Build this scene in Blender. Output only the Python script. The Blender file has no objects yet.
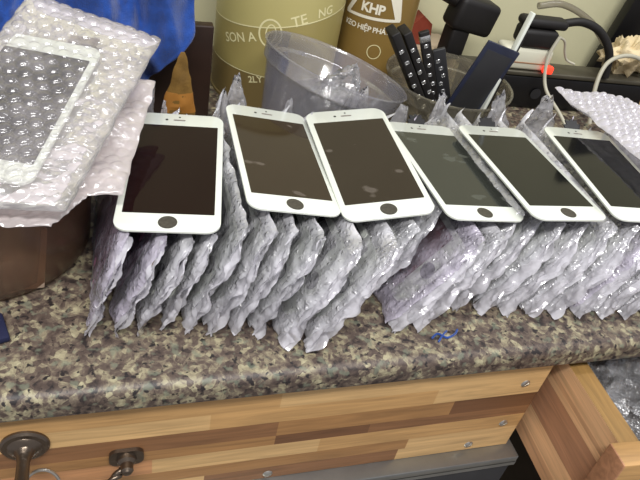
import bpy, bmesh, math, random
from mathutils import Vector, Matrix, noise
random.seed(7)
S = bpy.context.scene
COL = S.collection
TOP = 800.0            # worktop height above the floor, millimetres
PI = math.pi

# ------------------------------------------------------------------ helpers
def lin(c):
    return tuple(((v/255)/12.92 if v <= 10 else (((v/255)+.055)/1.055)**2.4) for v in c) + (1,)

def W(x, y, z):
    return Vector((x/1000, y/1000, (z+TOP)/1000))

class MB:
    """collects faces in millimetres, then becomes one mesh object"""
    def __init__(s): s.v = []; s.f = []; s.m = []; s.cur = 0
    def add(s, vs, fs, M=None):
        n = len(s.v)
        for p in vs:
            p = Vector(p)
            s.v.append(M @ p if M else p)
        for f in fs:
            s.f.append([i+n for i in f]); s.m.append(s.cur)
        return s
    def bmadd(s, bm, M=None):
        bm.verts.index_update()
        s.add([v.co.copy() for v in bm.verts], [[v.index for v in f.verts] for f in bm.faces], M)
        bm.free(); return s
    def box(s, x0, x1, y0, y1, z0, z1, bev=0, seg=2, M=None):
        bm = bmesh.new(); bmesh.ops.create_cube(bm, size=1)
        for v in bm.verts:
            v.co = Vector(((x0+x1)/2+v.co.x*(x1-x0), (y0+y1)/2+v.co.y*(y1-y0), (z0+z1)/2+v.co.z*(z1-z0)))
        if bev: bmesh.ops.bevel(bm, geom=bm.edges[:], offset=bev, segments=seg, affect='EDGES', profile=.5)
        return s.bmadd(bm, M)
    def lathe(s, prof, n=48, M=None, closed=False):
        vs = []; fs = []
        k = len(prof)
        for i in range(n):
            a = 2*PI*i/n
            for r, z in prof: vs.append((r*math.cos(a), r*math.sin(a), z))
        for i in range(n):
            j = (i+1) % n
            for q in range(k-1 if not closed else k):
                q2 = (q+1) % k
                fs.append((i*k+q, j*k+q, j*k+q2, i*k+q2))
        return s.add(vs, fs, M)
    def tube(s, pts, r, n=10, M=None, cap=True, rf=None):
        pts = [Vector(p) for p in pts]; vs = []; fs = []
        up = Vector((0, 0, 1)); prev = None
        for i, p in enumerate(pts):
            t = (pts[min(i+1, len(pts)-1)]-pts[max(i-1, 0)]).normalized()
            if prev is None:
                a = up if abs(t.z) < .9 else Vector((1, 0, 0))
                b = t.cross(a).normalized()
            else:
                b = (prev - t*prev.dot(t)).normalized()
            prev = b; c = t.cross(b)
            rr = rf(i/(len(pts)-1)) if rf else r
            for q in range(n):
                a = 2*PI*q/n
                vs.append(p+(b*math.cos(a)+c*math.sin(a))*rr)
        for i in range(len(pts)-1):
            for q in range(n):
                w = (q+1) % n
                fs.append((i*n+q, i*n+w, (i+1)*n+w, (i+1)*n+q))
        if cap:
            fs.append(tuple(range(n))[::-1]); fs.append(tuple(range((len(pts)-1)*n, len(pts)*n)))
        return s.add(vs, fs, M)
    def prism(s, poly, z0, z1, M=None):
        n = len(poly)
        vs = [(x, y, z0) for x, y in poly]+[(x, y, z1) for x, y in poly]
        fs = [tuple(range(n))[::-1], tuple(range(n, 2*n))]
        for i in range(n): fs.append((i, (i+1) % n, n+(i+1) % n, n+i))
        return s.add(vs, fs, M)
    def build(s, name, mats, parent=None, smooth=True, loc=None, rot=None, angle=40):
        me = bpy.data.meshes.new(name)
        me.from_pydata([(v[0]/1000, v[1]/1000, v[2]/1000) for v in s.v], [], s.f)
        if not isinstance(mats, (list, tuple)): mats = [mats]
        for m in mats: me.materials.append(m)
        for p, i in zip(me.polygons, s.m): p.material_index = i
        me.update()
        if smooth:
            me.polygons.foreach_set('use_smooth', [True]*len(me.polygons))
            bm = bmesh.new(); bm.from_mesh(me)
            for e in bm.edges:
                if len(e.link_faces) == 2 and e.calc_face_angle(0) > math.radians(angle): e.smooth = False
            bm.to_mesh(me); bm.free()
        o = bpy.data.objects.new(name, me); COL.objects.link(o)
        if parent: o.parent = parent
        if loc is not None: o.location = loc
        if rot is not None: o.rotation_euler = rot
        return o

def tag(o, label=None, cat=None, group=None, kind=None):
    if label: o['label'] = label
    if cat: o['category'] = cat
    if group: o['group'] = group
    if kind: o['kind'] = kind
    return o

def empty(name, loc, rot=(0, 0, 0)):
    o = bpy.data.objects.new(name, None); COL.objects.link(o)
    o.location = loc; o.rotation_euler = rot; o.empty_display_size = .02
    return o

def rrect(w, l, r, n=6):
    out = []
    for cx, cy, a0 in ((w/2-r, l/2-r, 0), (-w/2+r, l/2-r, 90), (-w/2+r, -l/2+r, 180), (w/2-r, -l/2+r, 270)):
        for i in range(n+1):
            a = math.radians(a0+90*i/n)
            out.append((cx+r*math.cos(a), cy+r*math.sin(a)))
    return out

def spline(pts, per=8):
    P = [Vector(p) for p in pts]; P = [P[0]*2-P[1]]+P+[P[-1]*2-P[-2]]
    out = []
    for i in range(1, len(P)-2):
        for k in range(per):
            t = k/per; a, b, c, d = P[i-1:i+3]
            out.append(.5*((2*b)+(c-a)*t+(2*a-5*b+4*c-d)*t*t+(3*b-a-3*c+d)*t**3))
    out.append(P[-2]); return out

def crumple(p, sc, seed=0):
    d = noise.voronoi(Vector(p)/sc+Vector((seed*5.7, seed*2.3, seed*1.9)))[0]
    return min(1.0, (d[1]-d[0])*1.6)

def sm(a, b, x):
    t = max(0, min(1, (x-a)/(b-a))); return t*t*(3-2*t)

def ridge(p, sc, seed=0):
    return 1-abs(noise.noise(Vector(p)/sc+Vector((seed*7.3, seed*3.1, seed)))*2)

# ------------------------------------------------------------------ materials
def mat(name):
    m = bpy.data.materials.new(name); m.use_nodes = True
    nt = m.node_tree; nt.nodes.clear()
    o = nt.nodes.new('ShaderNodeOutputMaterial')
    return m, nt, o
def nd(nt, t, **k):
    n = nt.nodes.new('ShaderNode'+t)
    for a, b in k.items(): setattr(n, a, b)
    return n
def pbr(name, col, rough=.5, metal=0, bump=0, bscale=200, var=0, vscale=60, coat=0, spec=.5, trans=0, ior=1.45, emit=None, estr=0, sheen=0):
    m, nt, o = mat(name)
    b = nd(nt, 'BsdfPrincipled'); nt.links.new(b.outputs[0], o.inputs[0])
    c = lin(col); b.inputs['Base Color'].default_value = c
    b.inputs['Roughness'].default_value = rough; b.inputs['Metallic'].default_value = metal
    b.inputs['Coat Weight'].default_value = coat; b.inputs['Specular IOR Level'].default_value = spec
    b.inputs['Transmission Weight'].default_value = trans; b.inputs['IOR'].default_value = ior
    b.inputs['Sheen Weight'].default_value = sheen
    if emit:
        b.inputs['Emission Color'].default_value = lin(emit); b.inputs['Emission Strength'].default_value = estr
    tc = nd(nt, 'TexCoord')
    if var:
        n = nd(nt, 'TexNoise'); n.inputs['Scale'].default_value = vscale; n.inputs['Detail'].default_value = 4
        nt.links.new(tc.outputs['Object'], n.inputs['Vector'])
        h = nd(nt, 'MapRange'); h.inputs['From Min'].default_value = .3; h.inputs['From Max'].default_value = .7
        h.inputs['To Min'].default_value = 1-var; h.inputs['To Max'].default_value = 1+var
        nt.links.new(n.outputs[0], h.inputs['Value'])
        hs = nd(nt, 'HueSaturation'); hs.inputs['Color'].default_value = c
        nt.links.new(h.outputs[0], hs.inputs['Value']); nt.links.new(hs.outputs[0], b.inputs['Base Color'])
    if bump:
        n = nd(nt, 'TexNoise'); n.inputs['Scale'].default_value = bscale; n.inputs['Detail'].default_value = 3
        nt.links.new(tc.outputs['Object'], n.inputs['Vector'])
        bp = nd(nt, 'Bump'); bp.inputs['Strength'].default_value = bump; bp.inputs['Distance'].default_value = .001
        nt.links.new(n.outputs[0], bp.inputs['Height']); nt.links.new(bp.outputs[0], b.inputs['Normal'])
    return m

def film(name, col, alpha=.5, amin=.25, rough=.22, bump=.6, bscale=260, trl=.35, gl=.12, tint=(255, 255, 255), ridged=True):
    """thin crinkled plastic: see-through, milky and glossy"""
    m, nt, o = mat(name); L = nt.links.new
    tc = nd(nt, 'TexCoord')
    n1 = nd(nt, 'TexNoise'); n1.inputs['Scale'].default_value = bscale; n1.inputs['Detail'].default_value = 5; n1.inputs['Distortion'].default_value = 1.2
    L(tc.outputs['Object'], n1.inputs['Vector'])
    if ridged:
        n1.noise_type = 'RIDGED_MULTIFRACTAL'; n1.inputs['Distortion'].default_value = .5; n1.inputs['Detail'].default_value = 3
    bp = nd(nt, 'Bump'); bp.inputs['Strength'].default_value = bump; bp.inputs['Distance'].default_value = .0016
    L(n1.outputs[0], bp.inputs['Height'])
    d = nd(nt, 'BsdfDiffuse'); d.inputs[0].default_value = lin(col); L(bp.outputs[0], d.inputs['Normal'])
    t = nd(nt, 'BsdfTranslucent'); t.inputs[0].default_value = lin(col); L(bp.outputs[0], t.inputs['Normal'])
    a = nd(nt, 'MixShader'); a.inputs[0].default_value = trl; L(d.outputs[0], a.inputs[1]); L(t.outputs[0], a.inputs[2])
    tr = nd(nt, 'BsdfTransparent'); tr.inputs[0].default_value = lin(tint)
    n2 = nd(nt, 'TexNoise'); n2.inputs['Scale'].default_value = 55; n2.inputs['Detail'].default_value = 6
    L(tc.outputs['Object'], n2.inputs['Vector'])
    mr = nd(nt, 'MapRange'); mr.inputs['From Min'].default_value = .35; mr.inputs['From Max'].default_value = .65
    mr.inputs['To Min'].default_value = amin; mr.inputs['To Max'].default_value = alpha
    L(n2.outputs[0], mr.inputs['Value'])
    # gathered seams are several layers thick
    at = nd(nt, 'Attribute'); at.attribute_name = 'layers'
    al = nd(nt, 'Math', operation='MULTIPLY_ADD'); L(at.outputs['Fac'], al.inputs[0]); al.inputs[1].default_value = .36; L(mr.outputs[0], al.inputs[2]); al.use_clamp = True
    b = nd(nt, 'MixShader'); L(al.outputs[0], b.inputs[0]); L(tr.outputs[0], b.inputs[1]); L(a.outputs[0], b.inputs[2])
    g = nd(nt, 'BsdfGlossy'); g.inputs['Roughness'].default_value = rough; L(bp.outputs[0], g.inputs['Normal'])
    fr = nd(nt, 'Fresnel'); fr.inputs['IOR'].default_value = 1.45; L(bp.outputs[0], fr.inputs['Normal'])
    ad = nd(nt, 'Math', operation='MULTIPLY_ADD'); L(fr.outputs[0], ad.inputs[0]); ad.inputs[1].default_value = .8; ad.inputs[2].default_value = gl
    ad.use_clamp = True
    c = nd(nt, 'MixShader'); L(ad.outputs[0], c.inputs[0]); L(b.outputs[0], c.inputs[1]); L(g.outputs[0], c.inputs[2])
    L(c.outputs[0], o.inputs[0]); return m

def granite():
    m, nt, o = mat('granite'); L = nt.links.new
    b = nd(nt, 'BsdfPrincipled'); L(b.outputs[0], o.inputs[0]); b.inputs['Roughness'].default_value = .5
    tc = nd(nt, 'TexCoord')
    n = nd(nt, 'TexNoise'); n.inputs['Scale'].default_value = 78; n.inputs['Detail'].default_value = 6; n.inputs['Roughness'].default_value = .68; n.inputs['Distortion'].default_value = .6
    L(tc.outputs['Object'], n.inputs['Vector'])
    v = nd(nt, 'TexVoronoi'); v.inputs['Scale'].default_value = 260; L(tc.outputs['Object'], v.inputs['Vector'])
    sep = nd(nt, 'SeparateColor'); L(v.outputs['Color'], sep.inputs[0])
    mx = nd(nt, 'Math', operation='MULTIPLY_ADD'); L(sep.outputs[0], mx.inputs[0]); mx.inputs[1].default_value = .22; L(n.outputs[0], mx.inputs[2])
    r = nd(nt, 'ValToRGB'); e = r.color_ramp.elements
    stops = [(.40, (42, 35, 33)), (.49, (70, 58, 52)), (.58, (88, 75, 66)), (.65, (108, 96, 82)), (.73, (140, 131, 106)), (.86, (172, 165, 134))]
    e[0].position, e[0].color = stops[0][0], lin(stops[0][1]); e[1].position, e[1].color = stops[-1][0], lin(stops[-1][1])
    for p, c in stops[1:-1]:
        q = r.color_ramp.elements.new(p); q.color = lin(c)
    L(mx.outputs[0], r.inputs[0])
    n3 = nd(nt, 'TexNoise'); n3.inputs['Scale'].default_value = 210; n3.inputs['Detail'].default_value = 3; L(tc.outputs['Object'], n3.inputs['Vector'])
    mr = nd(nt, 'MapRange'); mr.inputs['From Min'].default_value = .36; mr.inputs['From Max'].default_value = .42
    L(n3.outputs[0], mr.inputs['Value'])
    mm = nd(nt, 'Mix', data_type='RGBA'); L(mr.outputs[0], mm.inputs[0]); mm.inputs[6].default_value = lin((34, 28, 28)); L(r.outputs[0], mm.inputs[7])
    n4 = nd(nt, 'TexNoise'); n4.inputs['Scale'].default_value = 130; n4.inputs['Detail'].default_value = 2
    mp = nd(nt, 'Mapping'); mp.inputs['Location'].default_value = (3, 5, 1); L(tc.outputs['Object'], mp.inputs[0]); L(mp.outputs[0], n4.inputs['Vector'])
    m4 = nd(nt, 'MapRange'); m4.inputs['From Min'].default_value = .58; m4.inputs['From Max'].default_value = .66; m4.inputs['To Max'].default_value = .6
    L(n4.outputs[0], m4.inputs['Value'])
    m5 = nd(nt, 'Mix', data_type='RGBA'); L(m4.outputs[0], m5.inputs[0]); L(mm.outputs[2], m5.inputs[6]); m5.inputs[7].default_value = lin((112, 118, 100))
    L(m5.outputs[2], b.inputs['Base Color']); return m

def wood(name, axis='X', rough=.5):
    """strip wood; the strip's own colour comes from the face attribute 'tint'"""
    m, nt, o = mat(name); L = nt.links.new
    b = nd(nt, 'BsdfPrincipled'); L(b.outputs[0], o.inputs[0]); b.inputs['Roughness'].default_value = rough
    at = nd(nt, 'Attribute'); at.attribute_name = 'tint'
    tc = nd(nt, 'TexCoord'); mp = nd(nt, 'Mapping'); L(tc.outputs['Object'], mp.inputs[0])
    s = {'X': (9, 130, 130), 'Y': (130, 9, 130), 'Z': (130, 130, 9)}[axis]; mp.inputs['Scale'].default_value = s
    n = nd(nt, 'TexNoise'); n.inputs['Scale'].default_value = 1; n.inputs['Detail'].default_value = 5; n.inputs['Distortion'].default_value = 1.4
    L(mp.outputs[0], n.inputs['Vector'])
    mr = nd(nt, 'MapRange'); mr.inputs['From Min'].default_value = .3; mr.inputs['From Max'].default_value = .7; mr.inputs['To Min'].default_value = .74; mr.inputs['To Max'].default_value = 1.16
    L(n.outputs[0], mr.inputs['Value'])
    hs = nd(nt, 'HueSaturation'); L(at.outputs['Color'], hs.inputs['Color']); L(mr.outputs[0], hs.inputs['Value'])
    L(hs.outputs[0], b.inputs['Base Color'])
    bp = nd(nt, 'Bump'); bp.inputs['Strength'].default_value = .2; bp.inputs['Distance'].default_value = .0005
    L(n.outputs[0], bp.inputs['Height']); L(bp.outputs[0], b.inputs['Normal'])
    return m

def glass_screen(name, col, spots=0, rough=.06, spotcol=(150, 140, 130), spec=.42):
    """black display under glass, with dried smudges of residue"""
    m, nt, o = mat(name); L = nt.links.new
    b = nd(nt, 'BsdfPrincipled'); L(b.outputs[0], o.inputs[0])
    b.inputs['Base Color'].default_value = lin(col); b.inputs['Roughness'].default_value = rough
    b.inputs['Specular IOR Level'].default_value = spec
    if spots:
        tc = nd(nt, 'TexCoord'); mp = nd(nt, 'Mapping'); L(tc.outputs['Object'], mp.inputs[0])
        mp.inputs['Location'].default_value = (spots*.7, spots*1.3, 0); mp.inputs['Scale'].default_value = (30, 52, 45)
        n = nd(nt, 'TexNoise'); n.inputs['Scale'].default_value = 1; n.inputs['Detail'].default_value = 2; L(mp.outputs[0], n.inputs['Vector'])
        mr = nd(nt, 'MapRange'); mr.inputs['From Min'].default_value = .65; mr.inputs['From Max'].default_value = .68; mr.inputs['To Max'].default_value = .2
        L(n.outputs[0], mr.inputs['Value'])
        mx = nd(nt, 'Mix', data_type='RGBA'); L(mr.outputs[0], mx.inputs[0]); mx.inputs[6].default_value = lin(col); mx.inputs[7].default_value = lin(spotcol)
        L(mx.outputs[2], b.inputs['Base Color'])
        r2 = nd(nt, 'MapRange'); r2.inputs['From Max'].default_value = .22; r2.inputs['To Min'].default_value = rough; r2.inputs['To Max'].default_value = .35
        L(mr.outputs[0], r2.inputs['Value']); L(r2.outputs[0], b.inputs['Roughness'])
    return m

def clear(name, col=(235, 235, 245), amt=.2, rough=.12, gl=.05, tint=(255, 255, 255)):
    m, nt, o = mat(name); L = nt.links.new
    tr = nd(nt, 'BsdfTransparent'); tr.inputs[0].default_value = lin(tint)
    d = nd(nt, 'BsdfDiffuse'); d.inputs[0].default_value = lin(col)
    t = nd(nt, 'BsdfTranslucent'); t.inputs[0].default_value = lin(col)
    a = nd(nt, 'MixShader'); a.inputs[0].default_value = .5; L(d.outputs[0], a.inputs[1]); L(t.outputs[0], a.inputs[2])
    b = nd(nt, 'MixShader'); b.inputs[0].default_value = amt; L(tr.outputs[0], b.inputs[1]); L(a.outputs[0], b.inputs[2])
    g = nd(nt, 'BsdfGlossy'); g.inputs['Roughness'].default_value = rough
    fr = nd(nt, 'Fresnel'); fr.inputs['IOR'].default_value = 1.4
    ad = nd(nt, 'Math', operation='MULTIPLY_ADD'); L(fr.outputs[0], ad.inputs[0]); ad.inputs[1].default_value = .7; ad.inputs[2].default_value = gl
    c = nd(nt, 'MixShader'); L(ad.outputs[0], c.inputs[0]); L(b.outputs[0], c.inputs[1]); L(g.outputs[0], c.inputs[2])
    L(c.outputs[0], o.inputs[0]); return m

def paint_tint(o, fn):
    me = o.data; at = me.color_attributes.new('tint', 'FLOAT_COLOR', 'CORNER')
    for p in me.polygons:
        c = fn(p)
        for li in p.loop_indices: at.data[li].color = c

M = {}
M['granite'] = granite()
M['wood_x'] = wood('strip_wood', 'X'); M['wood_y'] = wood('drawer_wood', 'Y')
M['white'] = pbr('white_glass', (216, 220, 210), .18, coat=.3)
M['edge'] = pbr('screen_backing', (120, 118, 116), .35, .6)
M['button'] = pbr('button_grey', (74, 70, 64), .35, .3, var=.25, vscale=500)
M['black'] = pbr('black_plastic', (14, 13, 14), .35)
M['blackm'] = pbr('black_matt', (20, 17, 16), .6, var=.2)
M['grey_patch'] = pbr('grey_tab', (120, 112, 106), .5, var=.3, vscale=300)
M['wrapA'] = film('bubble_wrap_white', (244, 243, 248), .42, .08, bump=1, bscale=330, rough=.2, trl=.15, gl=.15)
M['wrapB'] = film('bubble_wrap_violet', (240, 232, 250), .42, .08, bump=1, bscale=330, rough=.2, trl=.15, gl=.15)
M['wrapC'] = film('bubble_wrap_grey', (236, 236, 240), .34, .06, bump=1, bscale=330, rough=.2, trl=.15, gl=.13)
M['fringe'] = film('loose_film', (250, 248, 254), .5, .12, bump=.5, bscale=160, rough=.15, gl=.14)
M['bagA'] = film('bubble_bag', (250, 243, 244), .28, .12, bump=.3, bscale=120, rough=.16, gl=.05)
M['flap'] = film('crumpled_film', (246, 244, 248), .5, .2, bump=.8, bscale=200, rough=.16, gl=.12)
M['bagA2'] = film('bubble_bag_underside', (252, 245, 246), .92, .8, bump=.3, bscale=120, rough=.16, gl=.03)
M['bagB'] = film('bubble_bag_under', (240, 230, 228), .62, .45, bump=.35, bscale=120, rough=.18, gl=.05)
M['roll'] = film('bubble_sheet_bright', (248, 244, 252), .66, .5, bump=.3, bscale=120, rough=.14, gl=.08)
M['steel'] = pbr('steel_lit_top', (150, 152, 150), .32, .8, var=.12, vscale=30)
M['darksteel'] = pbr('dark_metal', (52, 52, 54), .5, .3, var=.2, vscale=20)
M['bronze'] = pbr('aged_bronze', (110, 98, 86), .3, .9, bump=.3, bscale=300)
M['screw'] = pbr('screw_zinc', (185, 180, 170), .3, .9)
M['cup'] = clear('clear_cup', (204, 202, 214), .22, .1, .04)
M['tubclear'] = clear('smoky_tub', (190, 185, 172), .22, .12, .04, (240, 236, 222))
M['brown_tub'] = clear('brown_tub', (160, 128, 104), .4, .18, .03, (232, 212, 194))
M['blue'] = pbr('blue_terry', (22, 62, 134), .95, bump=.9, bscale=900, var=.25, vscale=120, sheen=.3)
M['navy'] = pbr('navy_cloth', (22, 26, 58), .8)
M['mustard'] = pbr('mustard_cloth', (118, 88, 36), .75, bump=.4, bscale=400, var=.25, vscale=70)
M['orange'] = pbr('amber_band', (160, 108, 44), .6, var=.15)
M['dbox'] = pbr('dark_brown_wood', (44, 28, 20), .5, var=.25, vscale=30)
M['wall'] = pbr('wall_paint', (206, 202, 166), .8, var=.06, vscale=7, bump=.15, bscale=120)
M['floor'] = pbr('floor_tile', (150, 140, 125), .5, var=.1, vscale=8)
M['cabinet'] = pbr('cabinet_dark', (56, 42, 32), .6, var=.2, vscale=20)
M['red_led'] = pbr('red_switch', (255, 60, 40), .3, emit=(255, 50, 30), estr=2.0)
M['red'] = pbr('red_mark', (200, 50, 36), .5)
M['cable_grey'] = clear('clear_hose', (168, 160, 138), .62, .2, .05)
M['cable_white'] = pbr('white_cable', (176, 172, 154), .45)
M['cable_tan'] = pbr('tan_cable', (198, 166, 122), .5)
M['adapter'] = pbr('white_adapter', (206, 204, 184), .4)
M['bar'] = pbr('metal_edge', (84, 80, 68), .45, .5, var=.15, vscale=40)
M['paper'] = pbr('crumpled_paper', (214, 196, 158), .8, var=.12, vscale=60)
M['rust'] = pbr('rusty_red', (140, 62, 44), .6, var=.2, vscale=40)
M['beige'] = pbr('beige_plastic', (190, 172, 148), .5, var=.06)
M['silver'] = pbr('silver_contact', (205, 205, 205), .25, .8)
M['blue_black'] = pbr('blue_black_panel', (38, 42, 60), .3, var=.2, vscale=60)
M['txt_cream'] = pbr('print_cream', (226, 218, 168), .6)
M['txt_white'] = pbr('print_white', (232, 226, 206), .6)

# ------------------------------------------------------------------ setting
def structure(o): o['kind'] = 'structure'; return o
def flat(name, m, x0, x1, y0, y1, z0, z1):
    return structure(MB().box(x0, x1, y0, y1, z0, z1).build(name, m, smooth=False))
flat('floor', M['floor'], -1600, 2200, -1500, 900, -TOP-40, -TOP)
flat('wall_back', M['wall'], -1600, 2200, 780, 880, -TOP, 1500)

# worktop slab with a rounded front edge
def worktop():
    mb = MB()
    prof = [(780, -22), (266, -22)]
    for i in range(7):
        a = -PI/2-PI/2*i/6*1.0
        prof.append((266+4*math.cos(a)*1.0, -18+4*math.sin(a)))
    for i in range(9):
        a = PI+(-PI/2)*i/8
        prof.append((270+8*math.cos(a), -8+8*math.sin(a)))
    prof.append((780, 0))
    n = len(prof); xs = [-700, -300, 0, 300, 600, 1300]
    vs = [(x, y, z) for x in xs for y, z in prof]; fs = []
    for i in range(len(xs)-1):
        for k in range(n):
            k2 = (k+1) % n
            fs.append((i*n+k, i*n+k2, (i+1)*n+k2, (i+1)*n+k))
    fs.append(tuple(range(n))); fs.append(tuple(range((len(xs)-1)*n, len(xs)*n))[::-1])
    mb.add(vs, fs)
    o = mb.build('worktop', M['granite'])
    tag(o, 'speckled brown and cream granite worktop with rounded front edge', 'worktop')
    return o
wt = worktop(); wt.location = (0, 0, TOP/1000)

# cabinet under the worktop -----------------------------------------------
LT = lin((206, 168, 114)); LT2 = lin((192, 150, 96)); MD = lin((160, 118, 72)); DK = lin((112, 76, 48)); DK2 = lin((134, 94, 60)); PK = lin((196, 142, 96))
cab = empty('cabinet', W(0, 275, -22))
tag(cab, 'wooden cabinet under the granite worktop with striped front panel and bronze pulls', 'cabinet')
def cloc(x, y, z): return (x, y-275, z+22)
def cab_part(mb, name, m, parent=cab, **k): 
    for v in mb.v: v.y -= 275; v.z += 22
    return mb.build(name, m, parent, **k)
rows = [  # z top, z bottom, joints [(x to, colour)...]
    (-22, -50, [(110, LT2), (900, LT)]),
    (-50, -68, [(60, LT), (240, LT2), (900, LT)]),
    (-68, -86, [(112, DK2), (260, MD), (900, DK)]),
    (-86, -98, [(112, MD), (190, DK), (900, DK2)]),
    (-98, -116, [(20, PK), (150, LT), (900, LT2)]),
    (-116, -130, [(-20, DK2), (232, MD), (900, LT)]),
    (-130, -146, [(60, LT), (226, DK2), (900, LT)]),
]
mb = MB(); tints = []
X0, X1 = -700, 339
for z1, z0, js in rows:
    xa = X0
    for xb, c in js:
        xb = min(xb, X1)
        if xb <= xa: continue
        mb.add([(xa, 272, z0), (xb, 272, z0), (xb, 272, z1), (xa, 272, z1)], [(0, 1, 2, 3)]); tints.append(c); xa = xb
nf = len(mb.f)
mb.add([(X0, 272, -22), (X1, 272, -22), (X1, 290, -22), (X0, 290, -22), (X0, 272, -146), (X1, 272, -146), (X1, 290, -146), (X0, 290, -146)],
       [(0, 1, 2, 3), (7, 6, 5, 4), (2, 1, 5, 6), (3, 2, 6, 7), (0, 3, 7, 4)])
tints += [MD]*5
fp = cab_part(mb, 'front_panel', M['wood_x'], smooth=False)
paint_tint(fp, lambda p: tints[p.index])
c = MB().box(-700, 336, 291, 760, -500, -22)
c.box(-700, 336, 300, 760, -778, -500)
cab_part(c, 'carcass', M['cabinet'], smooth=False)
c = MB().box(606, 1300, 291, 760, -778, -22); cab_part(c, 'carcass', M['cabinet'], smooth=False)
c = MB().box(-700, 346, 258, 290, -156, -146.5, 1); c.box(-700, 346, 258, 262, -160, -154)
cab_part(c, 'metal_strip', M['steel'])  # pale tone paints in the lit top of the grey metal channel
c = MB().box(-700, 346, 262, 290, -480, -156.5, 1); cab_part(c, 'lower_panel', M['darksteel'])  # front of the same channel, its darker look put into the colour
for x, z in ((321, -54), (322, -110), (297, -138), (112, -140)):
    RM = Matrix.Translation((x, 272, z)) @ Matrix.Rotation(PI/2, 4, 'X')
    c = MB().lathe([(0, 1.6), (2, 1.5), (3.6, .8), (4.2, 0)], 16, RM)
    c.box(-3, 3, -.5, .5, 1.5, 1.9, M=RM @ Matrix.Rotation(.6, 4, 'Z'))
    s = cab_part(c, 'screw', M['screw']); s['label'] = 'zinc screw head'
# bronze knob
RM = Matrix.Translation((-62, 272, -60)) @ Matrix.Rotation(PI/2, 4, 'X')
c = MB().lathe([(15.5, 0), (15.5, 1.5), (14, 3), (11, 3.2), (10, 4.5), (6.5, 6), (5, 9), (4, 14), (4.2, 24), (5, 30), (5.5, 36), (5, 40), (2, 42), (0, 42)], 32, RM)
kn = cab_part(c, 'knob', M['bronze'], angle=30); kn['label'] = 'round bronze knob with stem'
pts = [(-52+11*math.cos(a), 252+4*math.sin(a), -82+15*math.sin(a)) for a in [2*PI*i/28 for i in range(29)]]
c = MB().tube(pts, 1.1, 8, cap=False)
pts = [(-40+14*math.cos(a), 246+9*math.sin(a), -94+5*math.sin(a)) for a in [2*PI*i/28 for i in range(29)]]
c.tube(pts, 1.1, 8, cap=False)
rg = cab_part(c, 'ring', M['screw'], parent=kn); rg['label'] = 'pale wire rings hanging from knob'
# twisted bail pull
c = MB()
RM = Matrix.Translation((2, 272, -87)) @ Matrix.Rotation(PI/2, 4, 'X')
c.prism([(x*1.0, y) for x, y in rrect(24, 17, 6)], 0, 3, RM)
c.lathe([(7, 3), (6.5, 6), (4.5, 8), (4.5, 13), (3, 15), (0, 15.5)], 20, RM)
hp = cab_part(c, 'handle_mount', M['bronze'], angle=30)
c = MB(); base = spline([(0, 262, -88), (-9, 256, -94), (-15, 252, -108), (-18, 252, -124), (-26, 254, -138), (-40, 256, -144)], 10)
for ph in (0, PI):
    pts = [p+Vector((math.cos(i*.55+ph)*1.7, 0, math.sin(i*.55+ph)*1.7)) for i, p in enumerate(base)]
    c.tube(pts, 2.1, 8)
cab_part(c, 'twisted_handle', M['bronze'], angle=60)

# open drawer ---------------------------------------------------------------
dr = empty('drawer', W(352, 262, -140), (math.radians(-2.5), 0, math.radians(-4)))
tag(dr, 'pulled out light wooden drawer with thick striped side board', 'drawer')
mb = MB(); tints = []
ST = [(108, 88, PK), (88, 83, LT), (83, 76, PK), (76, 60, MD), (60, 38, PK), (38, 16, LT), (16, 0, lin((206, 166, 116)))]
OR = lin((238, 190, 140)); OR2 = lin((212, 164, 120)); OR3 = lin((188, 138, 102))
cols = [OR, OR2, OR, OR3, OR3, OR, OR2]
for (z1, z0, _), cc in zip([(s[0], s[1], s[2]) for s in ST], cols):
    mb.add([(0, -72, z0), (0, 300, z0), (0, 300, z1), (0, -72, z1)], [(0, 3, 2, 1)]); tints.append(cc)
mb.add([(0, -72, 108), (0, 300, 108), (18, 300, 108), (18, -72, 108), (0, -72, 0), (0, 300, 0), (18, 300, 0), (18, -72, 0)],
       [(0, 3, 2, 1), (4, 5, 6, 7), (3, 7, 6, 2), (0, 4, 7, 3), (1, 2, 6, 5)])
tints += [lin((150, 116, 66))]*5
sb = mb.build('side_board', M['wood_y'], dr, smooth=False); paint_tint(sb, lambda p: tints[p.index])
mb = MB().box(-9, 210, -92, -72.3, -8, 110, 1.2)
fb = mb.build('front_board', M['wood_x'], dr); paint_tint(fb, lambda p: lin((168, 120, 86)) if p.center.x < -.006 else lin((176, 136, 84)))
mb = MB().box(18.3, 200, -72, 300, 4, 10)
bb = mb.build('bottom_board', M['wood_y'], dr, smooth=False); paint_tint(bb, lambda p: lin((70, 62, 50)))
mb = MB().box(200.3, 210, -72, 300, 0, 108)
bb = mb.build('side_board', M['wood_y'], dr, smooth=False); paint_tint(bb, lambda p: MD)
DRM = Matrix.Translation((352, 262, -140)) @ Matrix.Rotation(math.radians(-4), 4, 'Z') @ Matrix.Rotation(math.radians(-2.5), 4, 'X')

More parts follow.
